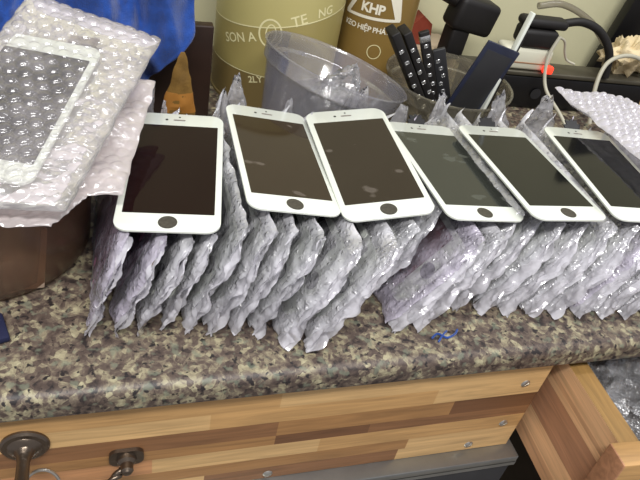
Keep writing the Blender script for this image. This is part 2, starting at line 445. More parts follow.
def blob(mb, c, r, amp, sc, seed, n=40, pw=1, Mx=None, flat_bottom=True):
    vs = []; fs = []
    for i in range(n+1):
        th = PI*i/n
        for j in range(n*2):
            ph = PI*j/n
            d = Vector((math.sin(th)*math.cos(ph), math.sin(th)*math.sin(ph), math.cos(th)))
            q = Vector((math.copysign(abs(d.x)**pw, d.x)*r[0], math.copysign(abs(d.y)**pw, d.y)*r[1], math.copysign(abs(d.z)**pw, d.z)*r[2]))
            k = (ridge(q, sc, seed)-.6)*amp+(ridge(q, sc*.45, seed+3)-.6)*amp*.4
            q = q+d*k
            if flat_bottom and q.z < -r[2]: q.z = -r[2]
            vs.append(q+Vector(c))
    m = n*2
    for i in range(n):
        for j in range(m):
            fs.append((i*m+j, (i+1)*m+j, (i+1)*m+(j+1) % m, i*m+(j+1) % m))
    mb.add(vs, fs, Mx); return mb

mb = MB(); blob(mb, (0, 0, 0), (72, 80, 34), 16, 22, 5, 44)
o = mb.build('plastic_bag', M['wrapC'], loc=DRM @ Vector((102, 20, 52)) / 1000 + Vector((0, 0, TOP/1000)), rot=(0, 0, -.07))
o.location = W(*(DRM @ Vector((108, 44, 52))))
tag(o, 'crumpled clear plastic bag lying inside the open drawer', 'bag')

# ------------------------------------------------------------------ bare screens
def screen_parts(root, disp, tab=None, lowpoly=False):
    """front glass at z=0, y up the phone"""
    mb = MB(); poly = rrect(67, 138, 9.5); inner = rrect(66, 137, 9.2)
    n = len(poly); 
    # hole-free panel: bevelled top edge
    vs = [(x, y, -1.6) for x, y in poly]+[(x, y, -.35) for x, y in poly]+[(x, y, 0) for x, y in inner]
    fs = [tuple(range(n))[::-1], tuple(range(2*n, 3*n))]
    for k in (0, 1):
        for i in range(n): fs.append((k*n+i, k*n+(i+1) % n, (k+1)*n+(i+1) % n, (k+1)*n+i))
    mb.add(vs, fs)
    mb.build('glass_panel', M['white'], root, angle=50)
    MB().prism(rrect(63, 133, 7), -3.2, -1.65).build('backing_plate', M['edge'], root, angle=50)
    MB().prism(rrect(58.6, 104.2, .6, 2), .02, .14).build('display', disp, root, smooth=False)
    mb = MB().lathe([(0, .22), (5.0, .22), (5.6, .3), (6.1, .12), (6.1, .02)], 28, Matrix.Translation((0, -60.5, 0)))
    mb.build('home_button', M['button'], root)
    mb = MB().prism(rrect(9, 1.6, .75, 4), .02, .12, Matrix.Translation((0, 59.8, 0)))
    mb.build('earpiece_slot', M['grey_patch'], root, smooth=False)
    mb = MB().lathe([(0, .14), (1.1, .14), (1.1, .02)], 14, Matrix.Translation((-9.5, 60, 0)))
    mb.lathe([(0, .14), (.8, .14), (.8, .02)], 12, Matrix.Translation((0, 64, 0)))
    mb.build('camera_hole', M['black'], root, smooth=False)
    if tab:
        poly = [(-8, -1), (-8.5, 5), (-5.5, 5.5), (-6, 10), (-1.5, 9.4), (0, 12), (2.5, 10), (6.5, 11), (6, 7), (9, 6), (8, 3), (6.5, -1)]
        MB().prism(poly, -.5, .5, Matrix.Translation((0, 69, -1.2)) @ Matrix.Rotation(.45, 4, 'X')).build('ribbon_connector', tab, root, smooth=False)

def rotm(a):  # rows given as measured, columns = axes
    m = Matrix(a); q = m.to_quaternion(); return q
def lay(name, label, C, R, disp, tab=None, group='bare white screens lying on the wrapped row'):
    r = empty(name, W(*C)); r.rotation_mode = 'QUATERNION'; r.rotation_quaternion = rotm(R)
    tag(r, label, 'phone screen', group)
    screen_parts(r, disp, tab); return r
ZC = 345
DISP = {  # brown and grey ones carry reflections painted into the base colour
 1: glass_screen('display_maroon', (22, 6, 6), 0, spec=.16), 2: glass_screen('display_brown_reflection', (42, 30, 22), 3.0), 3: glass_screen('display_dark_brown_reflection', (36, 26, 20), 5.0, .07),
 4: glass_screen('display_grey_reflection', (44, 46, 42), 9.0, .12, (120, 124, 114)), 5: glass_screen('display_black', (18, 19, 18), 0, spec=.3), 6: glass_screen('display_black_plain', (18, 18, 18), 0, spec=.25)}
lay('phone_screen', 'bare white phone screen at the left end of the row with dark maroon display', (40.1, 389.8, ZC-263.0),
    ((.988, .148, -.052), (-.150, .988, -.033), (.047, .041, .998)), DISP[1])
lay('phone_screen', 'bare white phone screen with smudged display, brown reflection painted in, second from left, before the olive can', (117.2, 397.1, ZC-257.6),
    ((.993, .029, .116), (-.029, 1, -.003), (-.116, -.001, .993)), DISP[2])
lay('phone_screen', 'bare white phone screen directly in front of the tilted clear cup, third from left', (182.1, 388.9, ZC-254.4),
    ((.992, .022, -.128), (-.027, .999, -.033), (.127, .036, .991)), DISP[3])
lay('phone_screen', 'bare white phone screen with pale oval smudges and painted-in greyish reflection, fourth from left', (255.8, 387.1, ZC-261.1),
    ((.997, -.025, .078), (.023, 1, .018), (-.078, -.016, .997)), DISP[4], M['black'])
lay('phone_screen', 'bare white phone screen with clean black display, fifth from left, next to the last one', (319.0, 376.6, ZC-255.0),
    ((.999, -.017, .047), (.015, .999, .029), (-.047, -.028, .998)), DISP[5], M['black'])
lay('phone_screen', 'bare white phone screen cut off by the right picture edge', (400, 375, 89),
    ((.996, .088, .02), (-.088, .996, 0), (-.02, 0, 1)), DISP[6], M['black'])
def top_at(x):
    if x < 79: return 82-.05*(x-40)
    if x < 150: return 87.4-.117*(x-117)
    if x < 218: return 90.5+.128*(x-182)
    if x < 288: return 84-.078*(x-256)
    if x < 354: return 90-.047*(x-319)
    return 88.5

# ------------------------------------------------------------------ wrapped screens standing on edge
wrapped_display = glass_screen('wrapped_display', (24, 22, 26), 0, .2)
wrapped_pink = pbr('wrapped_display_pink', (176, 110, 146), .4)
wrapped_red = glass_screen('wrapped_display_red', (92, 26, 34), 0, .2)
def panel_mesh():
    return None
proto = None
def make_panel(root, hh, disp):
    RM = Matrix(((0, 0, -1, 0), (1, 0, 0, 83), (0, -1, 0, 0), (0, 0, 0, 1)))
    # local phone (w->z up, l->y depth, normal -> -x)
    RM = Matrix(((0, 0, -1, -.2), (0, 1, 0, 79), (1, 0, 0, hh/2), (0, 0, 0, 1)))
    p = MB().prism(rrect(67, 138, 9, 3), -1.2, 1.2, RM).build('screen_panel', M['white'], root, angle=50)
    MB().prism(rrect(58, 104, .5, 1), 1.25, 1.5, RM).build('display', disp, p, smooth=False)
    MB().lathe([(0, 1.7), (6.6, 1.7), (6.6, 1.25)], 16, RM @ Matrix.Translation((0, -60.5, 0))).build('home_button', M['black'], p)
    return p

def make_wrap(root, hh, L, seed, m, shear, thick=3.0, lean=0):
    nu, nv = 104, 58; mb = MB(); rnd = random.Random(seed)
    off = Vector((seed*31.7, seed*17.3, seed*5.1))
    fj = [rnd.uniform(-1, 1) for _ in range(8)]
    def pos(u, v, s):
        # outline
        front = shear*max(0, (v-.62)/.38)**1.1 + 3*(1-v) + 3*noise.noise(Vector((v*3, seed*3.3, 0))) + .9*noise.noise(Vector((v*14, seed*1.3, 0)))
        back = L + 8*noise.noise(Vector((v*3, seed*2.1, 4)))
        y = front+(back-front)*u
        flare = sm(.955, 1, u)*max(0, 14*noise.noise(Vector((u*9, seed*4.7, 1)))+9+6*fj[3])
        bot = max(0, 3.5*noise.noise(Vector((u*12, seed, 8))))
        z = bot+(hh-bot+flare)*v
        # thickness profile
        eu = min(1, min(u*L/9, (1-u)*L/22)); ev = min(1, min(v, 1-v)*hh/9)
        pr = (max(0, eu)**.4)*(max(0, ev)**.45)
        q = Vector((s*40, y, z))+off
        fr = 1-sm(0, .12, u)
        crease = (ridge((q.x, q.y*1.2+q.z*.15, q.z*.22), 9, 1)-.6)*.9+(ridge((q.x, q.y*1.1-q.z*.1, q.z*.3), 4.2, 2)-.6)*(.5+.5*fr)+(crumple(q, 12, 3)-.5)*-(.5+.9*fr)
        bend = Vector((0, y, z))+off
        b = noise.noise(bend/60)*2.0 + (1-pr)*noise.noise(bend/12)*5
        x = s*pr*(thick+crease)+b
        return (x, y, z)
    for s in (-1, 1):
        vs = [pos(i/nu, j/nv, s) for i in range(nu+1) for j in range(nv+1)]; fs = []
        for i in range(nu):
            for j in range(nv):
                a = i*(nv+1)+j; q = (a, a+1, a+nv+2, a+nv+1)
                fs.append(q if s < 0 else q[::-1])
        mb.add(vs, fs)
    bm = bmesh.new(); tmp = bpy.data.meshes.new('t'); tmp.from_pydata(mb.v, [], mb.f); bm.from_mesh(tmp); bpy.data.meshes.remove(tmp)
    bmesh.ops.remove_doubles(bm, verts=bm.verts[:], dist=.002)
    mb2 = MB(); mb2.bmadd(bm)
    # loose fringe of film along the front and the foot
    mb2.cur = 1
    for lay_ in (1, 2):
        na, nb = 46, 9; vs = []
        for i in range(na+1):
            v = i/na
            for j in range(nb+1):
                t = j/nb; reach = 2+4*abs(noise.noise(Vector((v*5, seed*2.7, lay_*9))))*2+4*(1-v)
                y = shear*max(0, (v-.62)/.38)**1.1+5-t*(reach+5)*(1-.5*sm(.75, 1, v))
                z = hh*v*.97+1+2.5*noise.noise(Vector((v*7, t*2, seed+lay_)))*t
                x = (lay_-1)*2.6*(1-t*.4)+t*6*noise.noise(Vector((v*6, t*1.5, seed*1.9+lay_*5)))+1.6*noise.noise(Vector((v*22, t*4, seed+lay_)))
                vs.append((x, y, max(z, .4+abs(x)*.5)))
        mb2.add(vs, [(i*(nb+1)+j, i*(nb+1)+j+1, (i+1)*(nb+1)+j+1, (i+1)*(nb+1)+j) for i in range(na) for j in range(nb)])
    o = mb2.build('bubble_wrap', [m, M['fringe']], root, angle=32)
    la = o.data.attributes.new('layers', 'FLOAT', 'POINT')
    for i_, v in enumerate(o.data.vertices):
        y, z = v.co.y*1000-shear*max(0, (v.co.z*1000/hh-.62)/.38)**1.1, v.co.z*1000
        e = min(y/11, (L-y)/16, z/9, (hh-z)/9)
        la.data[i_].value = max(0, min(1, 1.15-e+.5*noise.noise(Vector((y/7, z/7, seed)))))
    return o

# (foot x, front y, lean tangent, wrap, display, extra yaw degrees)
ROW = [
 (-20, 314, .34, 'wrapB', 'p', -2), (-4, 311, .44, 'wrapB', 'p', -1), (11, 310, .48, 'wrapA', 'b', 0), (27, 314, .48, 'wrapA', 'b', 1), (42, 310, .48, 'wrapC', 'b', 0),
 (58, 307, .48, 'wrapA', 'b', 0), (73, 306, .50, 'wrapA', 'b', 0), (89, 303, .54, 'wrapC', 'b', 0), (106, 290, .60, 'wrapA', 'b', 1), (123, 284, .68, 'wrapA', 'b', 1),
 (141, 304, .72, 'wrapC', 'b', 2), (157, 322, .72, 'wrapC', 'b', 2), (172, 326, .72, 'wrapC', 'r', 1),
 (192, 296, .74, 'wrapB', 'r', 0), (211, 299, .74, 'wrapA', 'b', 0), (231, 316, .70, 'wrapC', 'b', 0), (250, 314, .66, 'wrapC', 'b', 0),
 (270, 308, .64, 'wrapC', 'b', 0), (291, 305, .64, 'wrapA', 'b', 0), (312, 302, .64, 'wrapA', 'b', -1), (333, 300, .64, 'wrapA', 'b', -1), (355, 297, .64, 'wrapB', 'b', -1),
 (377, 294, .64, 'wrapA', 'b', -2), (399, 291, .64, 'wrapA', 'b', -2), (421, 290, .64, 'wrapA', 'b', -2)]
ORD = ['first', 'second', 'third', 'fourth', 'fifth', 'sixth', 'seventh', 'eighth']
def under(x):
    for i, (b, n) in enumerate(((79, 'the leftmost bare screen'), (150, 'the second bare screen'), (218, 'the third bare screen'), (288, 'the fourth bare screen'), (354, 'the fifth bare screen'))):
        if x < b: return i, n
    return 5, 'the last bare screen'
cnt = {}
for k, (x, y, tn, wm, dm, yaw) in enumerate(ROW):
    th = math.atan(tn)
    g, nm = under(x+70*tn); cnt[g] = cnt.get(g, 0)+1
    zt = top_at(x+85*tn)-(9.5 if g in (0, 2) else 7)-(2 if x in (141, 157) else 0)
    hh = (zt)/math.cos(th)
    r = empty('wrapped_screen', W(x, y, 1.2), (0, th, math.radians(yaw)))
    adj = {'wrapA': 'whitish', 'wrapB': 'violet', 'wrapC': 'greyish'}[wm]
    tag(r, '%s bubble-wrapped screen standing on edge, %s from left under %s' % (adj, ORD[cnt[g]-1], nm), 'wrapped phone screen', 'bubble-wrapped screens standing in the row')
    make_wrap(r, hh, 138 if y > 320 else (150 if x == 141 else 166), k+1, M[wm], 7 if k % 3 else 10)
    make_panel(r, hh, {'r': wrapped_red, 'p': wrapped_pink, 'b': wrapped_display}[dm])

# ------------------------------------------------------------------ bubble bags at the left
def bubble_sheet(quad, nx, ny, gap, m, name, parent=None, loc=None, pitch=10, bh=2.6, seed=1, wob=2.5, dome=0, sag=None):
    """closed bag: bubbled upper sheet and smooth lower sheet; quad = four mm corners a,b,c,d (a-b near edge)"""
    a, b, c, d = [Vector(q) for q in quad]
    wx = ((b-a).length+(c-d).length)/2; wy = ((d-a).length+(c-b).length)/2
    mb = MB(); nrm = (b-a).cross(d-a).normalized()
    if nrm.z < 0: nrm = -nrm
    def base(u, v):
        p = a*(1-u)*(1-v)+b*u*(1-v)+c*u*v+d*(1-u)*v
        eu = min(1, min(u, 1-u)*wx/10); ev = min(1, min(v, 1-v)*wy/10)
        e = max(0, min(eu, ev))**.5
        w = noise.noise(Vector((u*wx/28, v*wy/28, seed)))*wob+noise.noise(Vector((u*wx/9, v*wy/9, seed+5)))*wob*.3
        jit = (1-e)*2.2
        p = p+Vector((noise.noise(Vector((u*9, v*9, seed)))*jit, noise.noise(Vector((u*9, v*9, seed+9)))*jit, 0))
        s = sag(u, v) if sag else 0
        return p+nrm*(w+s), e, u*wx, v*wy
    def bub(x, y):
        best = 9e9; r = y/(pitch*.866); r0 = math.floor(r)
        for rr in (r0, r0+1):
            o = .5 if rr % 2 else 0
            cx = (round(x/pitch-o)+o)*pitch; cy = rr*pitch*.866
            best = min(best, (x-cx)**2+(y-cy)**2)
        R = pitch*.44
        return math.sqrt(max(0, 1-best/(R*R)))
    for side in (1, -1):
        vs = []
        for i in range(nx+1):
            for j in range(ny+1):
                u, v = i/nx, j/ny
                p, e, x, y = base(u, v)
                off = gap*.5*e*side
                if side > 0: off += bub(x, y)*bh*e
                vs.append(p+nrm*off)
        fs = []
        for i in range(nx):
            for j in range(ny):
                q = i*(ny+1)+j; f = (q, q+ny+1, q+ny+2, q+1)
                fs.append(f if side > 0 else f[::-1])
        mb.cur = 1 if side < 0 and isinstance(m, list) else 0
        mb.add(vs, fs)
    if loc is not None:
        for v in mb.v: v -= Vector(loc)
    return mb.build(name, m, parent, angle=180, loc=W(*loc) if loc is not None else None)

# brown clear tub
tub = empty('plastic_tub', W(-92, 413, 0))
tag(tub, 'round brownish clear plastic tub under the pile of bubble bags', 'tub')
prof = [(0, .5), (64, .5), (70, 3), (73, 9), (75, 40), (77, 82), (79, 84), (79, 87), (76.5, 87), (75, 84), (73, 40), (71, 10), (68, 5), (0, 3)]
MB().lathe(prof, 64).build('tub_wall', M['brown_tub'], tub, angle=35)
mb = MB(); blob(mb, (0, 0, 41), (62, 62, 36), 7, 26, 21, 30, .8)
o = mb.build('parts_pouch', pbr('kraft_brown', (132, 104, 86), .7, var=.3, vscale=30), loc=W(-92, 413, 6))
tag(o, 'lumpy brown pouch seen through the wall of the brownish tub', 'pouch')
for x, y, rz, h, cc in ((-98, 355, -.2, 64, (176, 150, 128)), (-62, 353, .22, 52, (190, 168, 146))):
    o = MB().box(-13, 13, -1.5, 1.5, 0, h, .8, M=Matrix.Rotation(.12, 4, 'Y')).build('spare_panel', pbr('pale_panel_%d' % h, cc, .4), loc=W(x, y, 5), rot=(.0, 0, rz))
    tag(o, ('taller' if h > 60 else 'shorter')+' pale flat panel standing inside the brownish tub', 'panel')

def pl(x, y, dz=0): return (x, y, 105+.2*(y-335)+dz)
# lower bag, its front edge hanging over the tub
bb = bubble_sheet([(-116, 320, 90), (-36, 316, 89), (-14, 345, 93), (-96, 350, 94)], 60, 30, 3, M['bagB'], 'bubble_wrap', pitch=9, seed=31, loc=(-70, 335, 90), bh=1.4, wob=4)
tag(bb, 'folded end of bubble wrap hanging over the tub front, lowest of the pile', 'bubble wrap')
bb = bubble_sheet([(-100, 345, 93), (4, 342, 92), (31, 456, 112), (-70, 470, 114)], 100, 120, 4, M['bagB'], 'bubble_wrap_bag', pitch=10, seed=12, loc=(-40, 400, 95), bh=1.3, wob=5)
tag(bb, 'beige bubble wrap bag, middle of the left pile, its edge beside the leftmost bare screen', 'bubble bag')
ba = empty('wrapped_screen', W(-60, 410, 108))
tag(ba, 'white framed screen in a clear bubble bag on top of the left pile', 'wrapped phone screen')
w = bubble_sheet([pl(-128, 322, 1), pl(-27, 314, 1), pl(36, 474, 5), pl(-56, 520, 5)], 150, 220, 11, [M['bagA'], M['bagA2']], 'bubble_bag', ba, pitch=10, seed=3, bh=2.2, wob=1.6)
for v in w.data.vertices: v.co -= Vector((-.060, .410, .108))
pr = empty('screen_panel', (0, 0, 0)); COL.objects.unlink(pr); bpy.data.objects.remove(pr)
ax = Vector((40, 125, 25)).normalized(); ay = Vector((0, 0, 1)); xx = ax.cross(ay).normalized(); nn = xx.cross(ax)
ctr = Vector((-26-33*xx.x, 397, 117.5)); ctr = Vector(((-6-46)/2, (452+341)/2, 120.5))-xx*33.5
R4 = Matrix((( xx.x, ax.x, nn.x, ctr.x+60), (xx.y, ax.y, nn.y, ctr.y-410), (xx.z, ax.z, nn.z, ctr.z-108.0), (0, 0, 0, 1)))
p = MB().prism(rrect(67, 138, 8), -2, 0, R4).build('screen_panel', M['white'], ba, angle=50)
MB().prism(rrect(58.6, 106, .6, 1), .05, .3, R4).build('display', glass_screen('bagged_display', (30, 28, 32), 0, .25), p, smooth=False)
MB().lathe([(0, .5), (5.8, .5), (5.8, .05)], 18, R4 @ Matrix.Translation((0, -60.5, 0))).build('home_button', M['button'], p)
MB().prism([(8, 70), (8, 78), (28, 80), (28, 71)], -.6, .5, R4).build('ribbon_connector', M['grey_patch'], p, smooth=False)

# right-hand bubble sheet over the row
rb = bubble_sheet([(426, 318, 102), (520, 318, 98), (500, 496, 94), (418, 506, 98)], 90, 210, 6, M['roll'], 'bubble_wrap_bag', pitch=10, seed=8, loc=(470, 410, 85), bh=3.6, wob=3)
rb.data.materials[0] = M['roll']
tag(rb, 'shiny bubble wrap bag beside the rightmost bare screen', 'bubble bag')

# ------------------------------------------------------------------ blue towel, dark box, mustard pouch
bd = MB().box(-260, 94, 599, 611, 0, 99, 1.5).build('board', M['dbox'], angle=50)
bd.location = (0, 0, TOP/1000)
tag(bd, 'dark brown wooden board standing upright left of the olive can', 'board')
bx = MB().box(-260, 48, 614, 690, 0, 99, 2).build('storage_box', M['dbox'], angle=50)
bx.location = (0, 0, TOP/1000)
tag(bx, 'dark brown box behind the upright board, hidden under the blue towel', 'box')
def towel():
    mb = MB(); nu, nv = 110, 100
    path = [(686, 104), (676, 150), (640, 176), (600, 172), (574, 150), (560, 118), (552, 84), (549, 46)]
    P = spline([(0, y, z) for y, z in path], 12)
    def pos(u, v):
        t = v*(len(P)-1); i = min(int(t), len(P)-2); q = P[i].lerp(P[i+1], t-i)
        xr = 72-26*(1-sm(.2, .62, v))-44*sm(.74, 1, v)
        xl = -190
        x = xl+(xr-xl)*u
        hem = sm(.75, 1, v)*(18*sm(.2, .9, 1-u))
        d = noise.noise(Vector((x/60+v*1.2, v*2.2, 3)))*16
        fold = (ridge((x-v*90, v*60, 0), 40, 6)-.5)*24+(ridge((x+v*40, v*90, 0), 18, 9)-.5)*8
        edge = sm(.88, 1, u)
        y = q.y-(fold+d)*(.3+.7*sm(.3, .9, v))+edge*14
        z = q.z+(fold+d)*(.8-.6*sm(.4, 1, v))-edge*24*(1-v)+hem*.6
        if y > 596: z = max(z, 102)
        return (x, y, z)
    vs = [pos(i/nu, j/nv) for i in range(nu+1) for j in range(nv+1)]
    fs = [(i*(nv+1)+j, i*(nv+1)+j+1, (i+1)*(nv+1)+j+1, (i+1)*(nv+1)+j) for i in range(nu) for j in range(nv)]
    mb.add(vs, fs)
    o = mb.build('towel', M['blue'], angle=180)
    o.location = (0, 0, TOP/1000)
    sd = o.modifiers.new('thickness', 'SOLIDIFY'); sd.thickness = .003; sd.offset = 0
    tag(o, 'bright blue terry towel bunched up behind the bubble bags', 'towel'); return o
towel()

po = empty('pouch', W(52, 500, 0))
tag(po, 'pointed mustard brown fabric pouch behind the leftmost bare screen', 'pouch')
def pouch(z0, z1, m, name, bulge=1.0):
    mb = MB(); n = 36; k = 26; vs = []; fs = []
    for i in range(k+1):
        z = z0+(z1-z0)*i/k; t = z/118
        w = (19*max(0, 1-t**1.5)**.8)*bulge+1.2; dpt = w*.3
        for j in range(n):
            a = 2*PI*j/n
            q = Vector((w*math.cos(a), dpt*math.sin(a), z))
            c = (ridge(q, 14, 4)-.5)*2.2*(1-t*.6)
            vs.append(q+Vector((math.cos(a)*c+3*t*t, math.sin(a)*c, 0)))
    for i in range(k):
        for j in range(n): fs.append((i*n+j, i*n+(j+1) % n, (i+1)*n+(j+1) % n, (i+1)*n+j))
    fs.append(tuple(range(n))[::-1]); fs.append(tuple(range(k*n, k*n+n)))
    mb.add(vs, fs); return mb.build(name, m, po, angle=60)
pouch(0, 117, M['mustard'], 'pouch_body'); b_ = pouch(64, 82, M['orange'], 'amber_band', 1.02)

# ------------------------------------------------------------------ cans
def can_mat(name, kind):
    m, nt, o = mat(name); L = nt.links.new
    b = nd(nt, 'BsdfPrincipled'); L(b.outputs[0], o.inputs[0]); b.inputs['Roughness'].default_value = .42; b.inputs['Coat Weight'].default_value = .15
    tc = nd(nt, 'TexCoord'); sp = nd(nt, 'SeparateXYZ'); L(tc.outputs['Object'], sp.inputs[0])
    if kind == 1:
        # printed bands: pale top above a slanting line, olive middle, brown-olive foot
        sl = nd(nt, 'Math', operation='MULTIPLY_ADD'); L(sp.outputs['X'], sl.inputs[0]); sl.inputs[1].default_value = -.22; L(sp.outputs['Z'], sl.inputs[2])
        r = nd(nt, 'ValToRGB'); r.color_ramp.interpolation = 'CONSTANT'; mr = nd(nt, 'MapRange'); mr.inputs['From Max'].default_value = .2
        L(sl.outputs[0], mr.inputs['Value']); L(mr.outputs[0], r.inputs[0])
        e = r.color_ramp.elements; e[0].position = 0; e[0].color = lin((146, 130, 82)); e[1].position = .5; e[1].color = lin((190, 180, 124))
        r2 = nd(nt, 'ValToRGB'); r2.color_ramp.interpolation = 'CONSTANT'; m2 = nd(nt, 'MapRange'); m2.inputs['From Max'].default_value = .2
        L(sp.outputs['Z'], m2.inputs['Value']); L(m2.outputs[0], r2.inputs[0])
        e = r2.color_ramp.elements; e[0].position = 0; e[0].color = (1, 1, 1, 1); e[1].position = .21; e[1].color = (0, 0, 0, 1)
        # gentle diagonal print fade
        n = nd(nt, 'TexNoise'); n.inputs['Scale'].default_value = 9; L(tc.outputs['Object'], n.inputs['Vector'])
        mz = nd(nt, 'Mix', data_type='RGBA'); L(n.outputs[0], mz.inputs[0]); L(r.outputs[0], mz.inputs[6]); mz.inputs[7].default_value = lin((176, 164, 98))
        mx = nd(nt, 'Mix', data_type='RGBA'); L(r2.outputs[0], mx.inputs[0]); L(mz.outputs[2], mx.inputs[6]); mx.inputs[7].default_value = lin((122, 104, 62))
        L(mx.outputs[2], b.inputs['Base Color'])
    else:
        n = nd(nt, 'TexNoise'); n.inputs['Scale'].default_value = 14; n.inputs['Detail'].default_value = 3; L(tc.outputs['Object'], n.inputs['Vector'])
        mz = nd(nt, 'Mix', data_type='RGBA'); L(n.outputs[0], mz.inputs[0]); mz.inputs[6].default_value = lin((124, 98, 48)); mz.inputs[7].default_value = lin((142, 116, 62))
        L(mz.outputs[2], b.inputs['Base Color'])
    return m
def can(name, x, y, r, h, m, label):
    c = empty(name, W(x, y, 0)); tag(c, label, 'can')
    MB().lathe([(0, 1), (r-2, 1), (r-1, 0), (r+.8, 0), (r+.8, 3), (r, 4), (r, h-4), (r+.8, h-3), (r+.8, h), (r-2, h), (r-2.5, h-5), (0, h-5)], 96).build('can_body', m, c, angle=35)
    MB().lathe([(0, h-4.9), (r-20, h-4.9), (r-20, h-2), (r-22, h-1), (0, h-1)], 64).build('lid', M['silver'], c, angle=35)
    return c
can1 = can('can', 176, 680, 68, 190, can_mat('can_olive_print', 1), 'wide olive and cream printed can behind the tilted clear cup')
can2 = can('can', 293, 690, 43, 175, can_mat('can_brown_print', 2), 'narrower brown can printed KHP in a white triangle')

def wrap_text(txt, parent, r, a0, z0, size, slope=0, mtl=None, name='lettering', track=1.0, bold=0):
    cu = bpy.data.curves.new('t', 'FONT'); cu.body = txt; cu.size = size; cu.resolution_u = 3; cu.space_character = track; cu.offset = bold
    ob = bpy.data.objects.new('t', cu); COL.objects.link(ob)
    bpy.context.view_layer.update()
    dg = bpy.context.evaluated_depsgraph_get(); me = bpy.data.meshes.new_from_object(ob.evaluated_get(dg))
    bm = bmesh.new(); bm.from_mesh(me)
    for k in range(40):   # slice into narrow strips so the letters follow the curve
        x = k*size*.25
        bmesh.ops.bisect_plane(bm, geom=bm.verts[:]+bm.edges[:]+bm.faces[:], plane_co=(x, 0, 0), plane_no=(1, 0, 0))
    mb = MB()
    for v in bm.verts:
        x, z = v.co.x, v.co.y
        s = math.radians(slope)
        X = x*math.cos(s)-z*math.sin(s); Z = x*math.sin(s)+z*math.cos(s)
        a = math.radians(a0)+X/r
        v.co = Vector(((r+.25)*math.cos(a), (r+.25)*math.sin(a), z0+Z))
    mb.bmadd(bm)
    bpy.data.objects.remove(ob); bpy.data.curves.remove(cu); bpy.data.meshes.remove(me)
    return mb.build(name, mtl, parent, smooth=False)
def wrap_poly(strips, parent, r, mtl, name):
    """strips: list of polylines [(angle,z)...] pairs forming ribbons of given width"""
    mb = MB()
    for pts, w in strips:
        n = len(pts); vs = []
        for i, (a, z) in enumerate(pts):
            a1, z1 = pts[max(0, i-1)]; a2, z2 = pts[min(n-1, i+1)]
            t = Vector((math.radians(a2-a1)*r, z2-z1)).normalized(); nn = Vector((-t.y, t.x))*w/2
            for sgn in (1, -1):
                aa = math.radians(a)+nn.x*sgn/r
                vs.append(((r+.3)*math.cos(aa), (r+.3)*math.sin(aa), z+nn.y*sgn))
        mb.add(vs, [(2*i, 2*i+1, 2*i+3, 2*i+2) for i in range(n-1)])
    return mb.build(name, mtl, parent, smooth=False)
def line(a0, z0, a1, z1, n=16): return [(a0+(a1-a0)*i/n, z0+(z1-z0)*i/n) for i in range(n+1)]
# can 1 print
wrap_text('SON A', can1, 68, -153, 64, 13.5, 20, M['txt_cream'], bold=.15)
wrap_text('TE', can1, 68, -92, 98, 15, 20, M['txt_cream'], bold=.2)
wrap_text('NG', can1, 68, -70, 108, 13, 10, M['txt_cream'], bold=.2)
wrap_text('2LY', can1, 68, -124, 31, 10, 16, M['txt_cream'], bold=.2)
ring = [(-110+9.5*math.cos(a), 89+14*math.sin(a)) for a in [2*PI*i/32 for i in range(33)]]
ring2 = [(-109.5+4.2*math.cos(a), 89+9*math.sin(a)) for a in [2*PI*i/24 for i in range(25)]]
wrap_poly([(ring, 1.8), (ring2, 1.3)], can1, 68, M['txt_cream'], 'round_emblem')
wrap_poly([([(a, 41.5) for a in range(-190, 0, 5)], 1.0), ([(a, 100+68*math.cos(math.radians(a))*.22) for a in range(-190, 0, 5)], 1.2)], can1, 68, M['txt_cream'], 'print_line')
# can 2 print
wrap_text('KHP', can2, 43, -139, 104, 14.5, 0, M['txt_white'], bold=.5, track=.95)
wrap_text('KEO HIỆP PHÁT', can2, 43, -162, 83.5, 8.2, 0, M['txt_white'], bold=.18, track=.93)
wrap_poly([(line(-164, 97, -76, 99.5, 30), 3.2), (line(-162, 97, -119, 160), 5), (line(-80, 99, -117, 160), 6), (line(-79, 99, -88, 130), 6)], can2, 43, M['txt_white'], 'triangle_emblem')
ring = [(-106+10*math.cos(a), 62+8*math.sin(a)) for a in [2*PI*i/32 for i in range(33)]]
wrap_poly([(ring, .9)], can2, 43, M['txt_cream'], 'ring_print')

